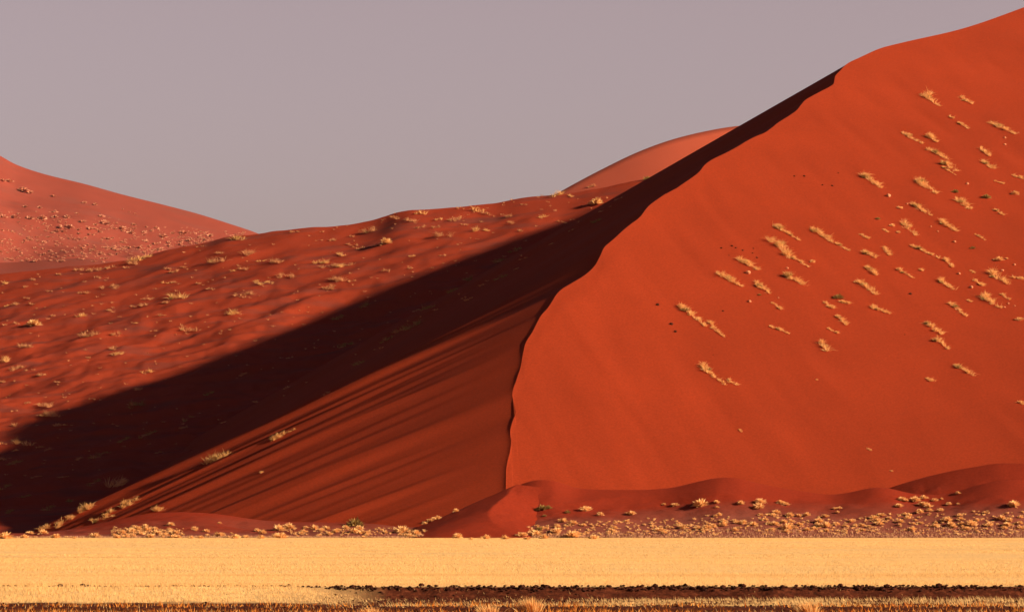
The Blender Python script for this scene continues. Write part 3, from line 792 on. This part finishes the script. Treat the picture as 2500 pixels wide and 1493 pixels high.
FOOT += list(crop_list(1600, 1100, 2.761, [(300, 372, 92), (410, 350, 36), (415, 382, 30), (575, 356, 48), (705, 352, 62), (700, 386, 62), (845, 352, 48), (880, 366, 52), (60, 362, 26), (135, 368, 42), (1208, 392, 30), (1242, 388, 34), (1230, 416, 26), (1660, 330, 52), (1690, 338, 40), (1640, 375, 52), (1810, 320, 44), (1750, 338, 62),
    (1800, 366, 62), (1840, 378, 48), (1880, 336, 42), (1930, 326, 22), (2040, 288, 32), (1980, 362, 38), (2040, 360, 22), (2415, 372, 72), (1925, 405, 40), (1685, 430, 40), (1712, 440, 42), (1785, 416, 50), (1525, 436, 46), (1970, 470, 56), (1992, 500, 56), (2010, 515, 40), (2335, 460, 56), (2385, 472, 48), (1100, 480, 56), (1140, 445, 44),
    (965, 440, 40), (1020, 436, 44), (740, 466, 42), (710, 435, 36), (815, 420, 52), (905, 440, 56), (590, 490, 50), (30, 540, 62), (285, 525, 46), (350, 525, 70), (390, 515, 48), (460, 505, 60), (660, 500, 60), (530, 475, 34), (800, 495, 50), (890, 525, 70), (970, 500, 44), (1155, 510, 60), (1320, 478, 44), (1470, 455, 50),
    (1510, 495, 60), (1650, 480, 52), (1700, 455, 40), (2130, 500, 62), (2050, 440, 40), (2170, 470, 36), (2250, 505, 60), (2370, 505, 60), (2460, 490, 44), (2220, 420, 30), (2460, 450, 34), (1890, 510, 50), (1790, 490, 40)]))
for u, v, w_, k in FOOT:
    place_dome('foot', u, v, w_, rgp, GDOMES if k else DOMES, 'desert_bush', 'bush')
# the rest of the scatter
cnt = 0
while cnt < 118:
    if rgp.random() < .74:
        u = rgp.uniform(1300, 2500); top = np.interp(u, [1300, 1400, 1600, 1900, 2050, 2200, 2500], [1285, 1272, 1262, 1246, 1262, 1246, 1244]); v = top + (1298 - top + 6) * rgp.random() ** .8
        v = min(v, np.interp(u, [1300, 1600, 2000, 2500], [1310, 1304, 1296, 1290]))
    else:
        u = rgp.choice([rgp.uniform(270, 445), rgp.uniform(690, 1030), rgp.uniform(450, 690)], p=[.3, .55, .15]); v = rgp.uniform(1290, 1312) if u > 450 else rgp.uniform(1285, 1312)
    if place_dome('foot', u, v, rgp.uniform(7, 17), rgp, DOMES, 'desert_bush', 'bush'): cnt += 1

def scrub():
    rg = np.random.default_rng(31); roots, dirs, H, Wd = [], [], [], []
    for k in range(950):
        u = rg.uniform(1290, 2510) if k < 720 else rg.choice([rg.uniform(270, 450), rg.uniform(690, 1040)])
        top = np.interp(u, [1040, 1300, 1400, 1600, 1900, 2050, 2200, 2500], [1288, 1286, 1274, 1264, 1250, 1266, 1250, 1246])
        v = top + (1306 - top) * rg.random() ** .7
        h = frame_at(u, v)
        if h is None: continue
        m_ = h[2] / F; n = 16; w_ = rg.uniform(2.5, 6.5) * m_
        off = rg.normal(0, 1, (n, 3)); off[:, 2] = 0
        roots.append(h[0] + off * w_ * .18); dirs.append(np.array([0, 0, 1.0]) + off * .5 + rg.normal(0, .1, (n, 3))); H.append(w_ * rg.uniform(.6, 1.1, n)); Wd.append(w_ * rg.uniform(.15, .3, n))
    V, Fc = blades_arrays(np.concatenate(roots), np.concatenate(dirs), np.concatenate(H), np.concatenate(Wd), rg.uniform(.1, .6, sum(map(len, H))), rg)
    o = link('undergrowth', mesh_from('undergrowth', V, Fc, M_bush, smooth=False))
    tag(o, 'low straw scrub scattered between the bushes at the foot of the dune', 'undergrowth', None, 'stuff')


scrub()


def specks():
    rg = np.random.default_rng(37); roots, dirs, H, Wd = [], [], [], []
    while len(H) < 420:
        u = rg.uniform(0, 600); lo = np.interp(u, [0, 250, 430, 600], [640, 640, 612, 580]); hi = np.interp(u, [0, 150, 250, 400, 600], [505, 515, 530, 548, 566])
        v = hi + (lo - hi) * rg.random() ** .7
        if float(fbm(np.array([u * .02]), np.array([v * .06]), 2, 88)[0]) < -.15: continue
        h = frame_at(u, v)
        if h is None or h[2] < 4200: continue
        m_ = h[2] / F; n = 12; w_ = rg.uniform(2.2, 5.0) * m_
        off = rg.normal(0, 1, (n, 3)); off[:, 2] = 0
        roots.append(h[0] + off * w_ * .2); dirs.append(np.array([0, 0, 1.0]) + off * .5 + rg.normal(0, .1, (n, 3))); H.append(w_ * rg.uniform(.6, 1.1, n)); Wd.append(w_ * rg.uniform(.15, .3, n))
    V, Fc = blades_arrays(np.concatenate(roots), np.concatenate(dirs), np.concatenate(H), np.concatenate(Wd), rg.uniform(.1, .6, sum(map(len, H))), rg)
    o = link('undergrowth', mesh_from('undergrowth', V, Fc, M_pink, smooth=False))
    tag(o, 'fine pale scrub speckling the distant pink dune', 'undergrowth', None, 'stuff')


specks()


def hummock_scrub():
    rg = np.random.default_rng(41); roots, dirs, H, Wd = [], [], [], []
    while len(H) < 330:
        u = rg.uniform(-20, 1500); top = float(np.interp(u, [a for a, _ in SKY], [b for _, b in SKY]))
        v = top + 4 + (rg.random() ** 1.3) * 520
        h = frame_at(u, v)
        if h is None or h[2] > 2200 or hit(u, v)[3] == 'ground': continue
        hh = hit(u, v)
        if abs(h[0][1] - 1250) < 200 and u > 300: continue
        m_ = h[2] / F; n = 10; w_ = rg.uniform(3, 7.5) * m_
        off = rg.normal(0, 1, (n, 3)); off[:, 2] = 0
        roots.append(h[0] + off * w_ * .22); dirs.append(np.array([0, 0, 1.0]) + off * .5 + rg.normal(0, .1, (n, 3))); H.append(w_ * rg.uniform(.5, 1.0, n)); Wd.append(m_ * rg.uniform(.5, 1.0, n))
    V, Fc = blades_arrays(np.concatenate(roots), np.concatenate(dirs), np.concatenate(H), np.concatenate(Wd), rg.uniform(.1, .8, sum(map(len, H))), rg)
    o = link('undergrowth', mesh_from('undergrowth', V, Fc, M_dull, smooth=False))
    tag(o, 'thin dry sprigs sprinkled over the hummocky dune', 'undergrowth', None, 'stuff')


hummock_scrub()

# --- shrubs on the far pink dune
FARL = list(crop_list(0, 350, 2.909, [(170, 345, 95), (210, 355, 60), (60, 272, 60), (20, 270, 50), (380, 378, 40), (600, 425, 50), (680, 438, 46), (720, 520, 48), (550, 500, 40), (390, 490, 48), (390, 525, 50), (740, 575, 75), (480, 530, 60), (300, 535, 70), (210, 535, 60), (100, 528, 60), (20, 525, 60), (865, 610, 60), (930, 640, 70), (950, 580, 40), (1110, 605, 40),
    (1300, 640, 75), (1430, 630, 30), (1490, 660, 60), (1100, 720, 55), (770, 680, 40), (640, 610, 50), (580, 560, 50), (500, 600, 60), (430, 600, 50), (410, 630, 50), (280, 460, 40), (180, 455, 40), (560, 615, 40), (1160, 665, 60), (1040, 700, 44), (920, 745, 36), (820, 610, 44), (680, 580, 40), (650, 760, 36), (960, 500, 22), (920, 490, 20), (870, 470, 18)]))
for u, v, w_, k in FARL:
    place_dome('far', u, v, w_ * .8, rgp, FDOMES, 'desert_shrub', 'shrub')
cnt = 0
while cnt < 185:
    u = rgp.uniform(0, 560) * rgp.random() ** .15; lo = np.interp(u, [0, 250, 430, 560], [638, 640, 610, 585]); hi = np.interp(u, [0, 150, 250, 560], [520, 528, 540, 570])
    v = hi + (lo - hi) * rgp.random() ** .6
    h = hit(u, v)
    if h is None or h[2] < 4200 or float(fbm(u * .02, v * .06, 2, 88)) < -.25: 
        if rgp.random() < .9: continue
        if h is None or h[2] < 4200: continue
    if place_dome('far', u, v, rgp.uniform(4.5, 11), rgp, FDOMES, 'desert_shrub', 'shrub'): cnt += 1

# --- in front: stony rim of the bank, orange tufts, rocks
def rim_rubble():
    rg = np.random.default_rng(9); Vs, Fs = [], []; off = 0
    import bmesh
    bm = bmesh.new(); bmesh.ops.create_icosphere(bm, subdivisions=1, radius=.5); bv = np.array([v_.co[:] for v_ in bm.verts]); bf = np.array([[q.index for q in f.verts] for f in bm.faces]); bm.free()
    for k in range(3300):
        x = rg.uniform(-20, 20)
        if k < 1500:
            y = 126.4 + .05 * x + .18 * float(fbm(np.array([x * 1.1]), np.array([3.0]), 3, 51)[0]) + .6 * float(pnoise(np.array([x * .16]), np.array([9.0]), 52)[0]) + rg.normal(-.10, .10); sz = rg.uniform(.04, .11) * (1.7 if rg.random() < .06 else 1)
            if bank_w(x) < .5 and rg.random() < .66: continue
        else:
            y = rg.uniform(104, 126); sz = rg.uniform(.025, .09)
            if bank_w(x) < .5 and y > 115.5: continue
        z = float(ground_z(np.array([x]), np.array([y]))[0])
        v_ = bv * (1 + rg.normal(0, .16, (len(bv), 1))) * np.array([1.2, 1, .75]) * sz + np.array([x, y, z + sz * .2])
        Vs.append(v_); Fs.append(bf + off); off += len(bv)
    o = link('rubble', mesh_from('rubble', np.concatenate(Vs), np.concatenate(Fs), M_dark, smooth=False))
    tag(o, 'dark clods and stones along the low bank in front', 'rubble', None, 'stuff')
    # orange-brown undergrowth at the very bottom
    n = 12000; x = rg.uniform(-17, 17, n); y = rg.uniform(103.5, 115.0, n)
    keep = rg.random(n) < np.clip(.30 + 1.3 * fbm(x * .35, y * .5, 3, 68), .03, 1); x, y = x[keep], y[keep]; n = len(x)
    lean = rg.normal(0, .45, (n, 3)); lean[:, 2] = 1
    V, Fc = blades_arrays(np.stack([x, y, ground_z(x, y)], 1), lean, rg.uniform(.07, .22, n), rg.uniform(.018, .035, n), rg.uniform(0, .6, n), rg, two=False)
    o = link('undergrowth', mesh_from('undergrowth', V, Fc, M_orange, smooth=False))
    tag(o, 'low orange-brown undergrowth at the bottom edge', 'undergrowth', None, 'stuff')


rim_rubble()


def front_tuft(u, d, wm, hm, label, n=420, mat=None):
    x = (u - 1250) / F * d; z = float(ground_z(np.array([x]), np.array([float(d)]))[0])
    o = bpy.data.objects.new('grass_tuft', None); col.objects.link(o); o.location = (x, d, z - .02)
    g = np.array([0, 0, 1.0])
    for nm, k, m, hs in (('dry_blades', int(n * .7), M_gold, 1.0), ('orange_stems', int(n * .3), M_orange, .7)):
        rg = rgp; off = rg.normal(0, 1, (k, 3)); off[:, 2] = 0
        V, Fc = blades_arrays(off * wm * .18, g + off * .24 + np.array([-.16, 0, 0]), hm * hs * rg.uniform(.5, 1.12, k), rg.uniform(.008, .018, k), rg.uniform(.05, .5, k), rg)
        link(nm, mesh_from(nm, V, Fc, m, smooth=False), o)
    tag(o, label, 'grass tuft', 'orange tufts along the bottom edge')


front_tuft(1193, 106.5, .55, .36, 'shorter of two orange grass tufts side by side before the dark bank')
front_tuft(1296, 107.5, .55, .52, 'tallest orange grass tuft standing before the dark bank')
front_tuft(1974, 107.0, .55, .42, 'orange grass tuft alone before the pale grass strip at lower right')
front_tuft(905, 107.5, .6, .26, 'low yellowish tuft at the bottom where the dark bank begins', 260)


def front_rock(u, d, s, label):
    x = (u - 1250) / F * d; z = float(ground_z(np.array([x]), np.array([float(d)]))[0])
    o = link('dark_rock', DSTONES[len(label) % 4]); o.location = (x, d, z + s * .2); o.scale = (s, s, s * 1.1)
    tag(o, label, 'rock', 'rocks on the dark bank')


front_rock(1029, 126.6, .17, 'dark rock standing proud on the rim of the bank')
front_rock(1018, 110.5, .13, 'small dark rock lying below the bank in pale grass')
front_rock(2052, 126.9, .15, 'rounded brown rock on the bank rim at the right')
front_rock(706, 126.6, .12, 'dark lump at the left end of the bank rim')

# ---------------------------------------------------------------- labels: one per thing, by look and landmark
ORD = ['leftmost', 'second from left', 'third from left', 'fourth from left', 'fifth from left', 'sixth from left', 'seventh from left', 'eighth from left', 'ninth from left', 'tenth from left']


def band(x, cuts, names):
    return names[int(np.searchsorted(cuts, x))]


def label_zone(items, noun, row, colf, group):
    cells = {}
    for it in items:
        cells.setdefault((noun(it), row(it), colf(it)), []).append(it)
    for (nn, rw, cl), ls in cells.items():
        ls.sort(key=lambda q: q['u'])
        for k, it in enumerate(ls):
            plural = nn + ('s' if not nn.endswith('bush') else 'es')
            if len(ls) == 1: lab = f'only {nn} {rw}, {cl}'
            elif len(ls) == 2: lab = f"{('left', 'right')[k]} of two {plural} {rw}, {cl}"
            else: lab = f'{ORD[k] if k < len(ORD) else "far right"} of {plural} {rw}, {cl}'
            tag(it['o'], lab, it['cat'], group)
            if len(lab.split()) > 16: print('LONG LABEL', lab)
            if k >= len(ORD): print('MANY', len(ls), lab)


T = TUFTS
fr = lambda it: band(it['v'], [300, 430, 520, 600, 690, 790], ['high on the lit slope', 'well up the lit slope', 'above halfway on the lit slope', 'halfway up the lit slope', 'below halfway on the lit slope', 'lower on the lit slope', 'lowest on the lit slope'])
fc = lambda it: band(it['u'], [1830, 2000, 2130, 2260, 2390], ['towards its crest', 'left of its centre', 'in its centre', 'right of its centre', 'farther right', 'at the photo edge'])
label_zone([i for i in T['flank'] if i['cat'] == 'grass tuft'], lambda i: {'long': 'long golden tuft', 'stretched': 'golden tuft', 'small': 'small tuft'}[i['shape']], fr, fc, 'grass tufts on the sunlit flank of the great dune')
label_zone([i for i in T['flank'] if i['cat'] == 'bush'], lambda i: 'round bush', fr, fc, 'round bushes on the sunlit flank')
label_zone(T['pale'], lambda i: 'pale boulder', fr, fc, 'pale boulders on the sunlit flank')
for it in T['dark']:
    big = it['L'] > 6.3
    tag(it['o'], 'larger dark stone on bare orange sand left of the grass tufts' if big else 'tiny dark stone lying with others on bare orange sand near the crest', 'stone', 'larger dark stones on the sand' if big else 'tiny dark stones on the sand')
hr = lambda it: band(it['v'] - np.interp(it['u'], [0, 640, 1300], [664, 562, 474]), [30, 70, 115, 165, 220, 280, 350, 420], ['on the hummocky dune skyline', 'just under the hummocky skyline', 'upper on the hummocky dune', 'high among the hummocks', 'midway among the hummocks', 'below mid hummocks', 'low among the hummocks', 'lower among the hummocks', 'lowest on the hummocky dune'])
hc = lambda it: band(it['u'], [120, 250, 380, 520, 680, 850, 1000, 1150, 1300], ['at the left edge', 'far left', 'left', 'left of centre', 'near the notch', 'centre left', 'centre', 'centre right', 'nearing the dark face', 'beside the dark face'])
label_zone([i for i in T['hummock'] if i['cat'] == 'grass tuft'], lambda i: 'wispy tuft' if i['big'] else 'small tuft', hr, hc, 'grass tufts on the hummocky dune')
label_zone([i for i in T['hummock'] if i['cat'] == 'bush'], lambda i: 'dense round bush', hr, hc, 'round bushes on the hummocky dune')
sr = lambda it: band(it['v'], [520, 600, 680, 770, 850, 930, 1010, 1090, 1170], ['atop the dark shadow', 'high in the dark shadow', 'in the upper dark shadow', 'above the middle of the shadow', 'midway down the dark shadow', 'below the middle of the shadow', 'low in the dark shadow', 'lower in the dark shadow', 'near the bottom of the shadow', 'lowest in the dark shadow'])
sc_ = lambda it: band(it['u'], [150, 300, 450, 620, 850, 1050, 1250, 1450], ['at the left edge', 'far left', 'left', 'left of centre', 'centre left', 'centre', 'centre right', 'right', 'under the crest'])
label_zone(T['shade'], lambda i: 'shaded green tuft' if i['big'] else 'small shaded tuft', sr, sc_, 'shaded tufts in the shadow of the great dune')
for k, (it, tx) in enumerate(zip(sorted(T['slip'], key=lambda q: q['u']), range(99))):
    nm = ('first', 'second', 'third', 'fourth', 'fifth', 'sixth', 'seventh', 'eighth', 'ninth', 'tenth', 'eleventh', 'twelfth')[k]
    tag(it['o'], f"{nm} from left of the sunlit tufts climbing the striped foot of the slip face", 'grass tuft', 'sunlit tufts on the striped slip face')
fo = T['foot']
bigf = [i for i in fo if i['L'] >= 19]
smallf = [i for i in fo if i['L'] < 19]
ftc = lambda it: band(it['u'], [60, 200, 300, 350, 400, 480, 620, 700, 800, 900, 1010, 1100, 1300, 1400, 1500, 1600, 1700, 1800, 1900, 2000, 2100, 2200, 2300, 2400],
                      ['in the left corner', 'near the left corner', 'before the left cluster', 'in the left cluster', 'inside the left cluster', 'after the left cluster', 'below the bare mound', 'left of the middle row', 'in the middle row', 'inside the middle row', 'ending the middle row', 'by the small crescent dune',
                       'before the crescent dune', 'right of the crescent dune', 'beginning the right scatter', 'left in the right scatter', 'left inside the right scatter', 'below the first hump', 'past the first hump', 'centre of right scatter', 'below the dip', 'below the second hump', 'past the second hump', 'under the dark shoulder', 'at the right edge'])
ftr = lambda it: band(it['v'], [1255, 1280, 1298], ['high on the dune foot', 'mid dune foot', 'low on the dune foot', 'along the plain edge'])
label_zone(bigf, lambda i: 'large straw bush', ftr, ftc, 'large bushes along the foot of the dune')
for it in smallf:
    left = it['u'] < 1120
    tag(it['o'], 'small round straw bush crowded with others along the left foot of the dune' if left else 'small round straw bush in the dense scatter at the right foot of the dune', 'bush',
        'small bushes along the left foot of the dune' if left else 'small bushes along the right foot of the dune')
fa = T['far']
bigd = [i for i in fa if i['L'] >= 13.5]
label_zone(bigd, lambda i: 'larger shrub', lambda it: band(it['v'], [490, 540, 580], ['high on the distant pink dune', 'above middle of the distant dune', 'mid distant pink dune', 'low on the distant pink dune']),
           lambda it: band(it['u'], [90, 200, 330, 430], ['at left edge', 'left', 'centre', 'right', 'at its right end']), 'larger shrubs on the distant pink dune')
for it in fa:
    if it['L'] < 13.5:
        tag(it['o'], 'tiny pale shrub speckling the distant pink dune at left', 'shrub', 'tiny shrubs on the distant pink dune')
SKY_TINT=(1.12,.83,.80); SKY_STR=.12; SKY_RAMP=[(0,(.66,.69,.84)),(.135,(.74,.59,.565)),(.26,(.145,.098,.16)),(1,(.055,.04,.09))]

# ---------------------------------------------------------------- camera, light, sky
cam = bpy.data.cameras.new('camera'); co = bpy.data.objects.new('camera', cam); col.objects.link(co)
co.location = (0, 0, CAMH); co.rotation_euler = (R(90), 0, 0)
cam.sensor_width = 36; cam.lens = F / 2500 * 36
cam.shift_y = (VH - 1493 / 2) / 2500
cam.clip_start = .5; cam.clip_end = 60000
scene.camera = co

sun = bpy.data.lights.new('sun', 'SUN'); so = bpy.data.objects.new('sun', sun); col.objects.link(so)
sun.energy = 5.0; sun.angle = R(.8); sun.color = (1.0, .80, .56)
az, el = R(SUN_AZ), R(SUN_EL)
sv = Vector((math.cos(el) * math.sin(az), -math.cos(el) * math.cos(az), math.sin(el)))
so.rotation_euler = sv.to_track_quat('Z', 'Y').to_euler()
so.location = sv * 500

w = bpy.data.worlds.new('World'); scene.world = w; w.use_nodes = True
N, L = w.node_tree.nodes, w.node_tree.links
bg = N['Background']
st = N.new('ShaderNodeTexSky'); st.sky_type = 'NISHITA'; st.sun_disc = False
st.sun_elevation = el; st.sun_rotation = math.atan2(sv.x, sv.y)
st.dust_density = 3.0; st.air_density = 1.0; st.ozone_density = 1.5
tint = mixc(N, L, 1.0, st.outputs['Color'], SKY_TINT, 'MULTIPLY')
zz = N.new('ShaderNodeSeparateXYZ'); L.new(N.new('ShaderNodeTexCoord').outputs['Generated'], zz.inputs[0])
veil = ramp(N, L, zz.outputs['Z'], SKY_RAMP)
tint = mixc(N, L, 1.0, tint, veil, 'MULTIPLY')
L.new(tint, bg.inputs['Color']); bg.inputs['Strength'].default_value = SKY_STR
scene.view_settings.view_transform = 'Standard'; scene.view_settings.look = 'None'
scene.view_settings.exposure = EXPO; scene.view_settings.gamma = 1.0
scene.view_settings.use_curve_mapping = False

# ---------------------------------------------------------------- thin dusty air
hv = [(-12500, -1600, -14), (12500, -1600, -14), (12500, 12500, -14), (-12500, 12500, -14), (-12500, -1600, 1150), (12500, -1600, 1150), (12500, 12500, 1150), (-12500, 12500, 1150)]
hf = [(3, 2, 1, 0), (4, 5, 6, 7), (0, 1, 5, 4), (1, 2, 6, 5), (2, 3, 7, 6), (3, 0, 4, 7)]
hm = bpy.data.materials.new('haze_air'); hm.use_nodes = True
N, L = hm.node_tree.nodes, hm.node_tree.links
N.remove(N['Principled BSDF'])
pv = N.new('ShaderNodeVolumePrincipled'); pv.inputs['Density'].default_value = HAZE; pv.inputs['Color'].default_value = (.86, .84, .95, 1); pv.inputs['Anisotropy'].default_value = .2
L.new(pv.outputs[0], N['Material Output'].inputs['Volume'])
ho = link('haze', mesh_from('haze', hv, hf, hm, smooth=False))
tag(ho, 'thin dusty haze paling the far dunes', 'haze', None, 'stuff')
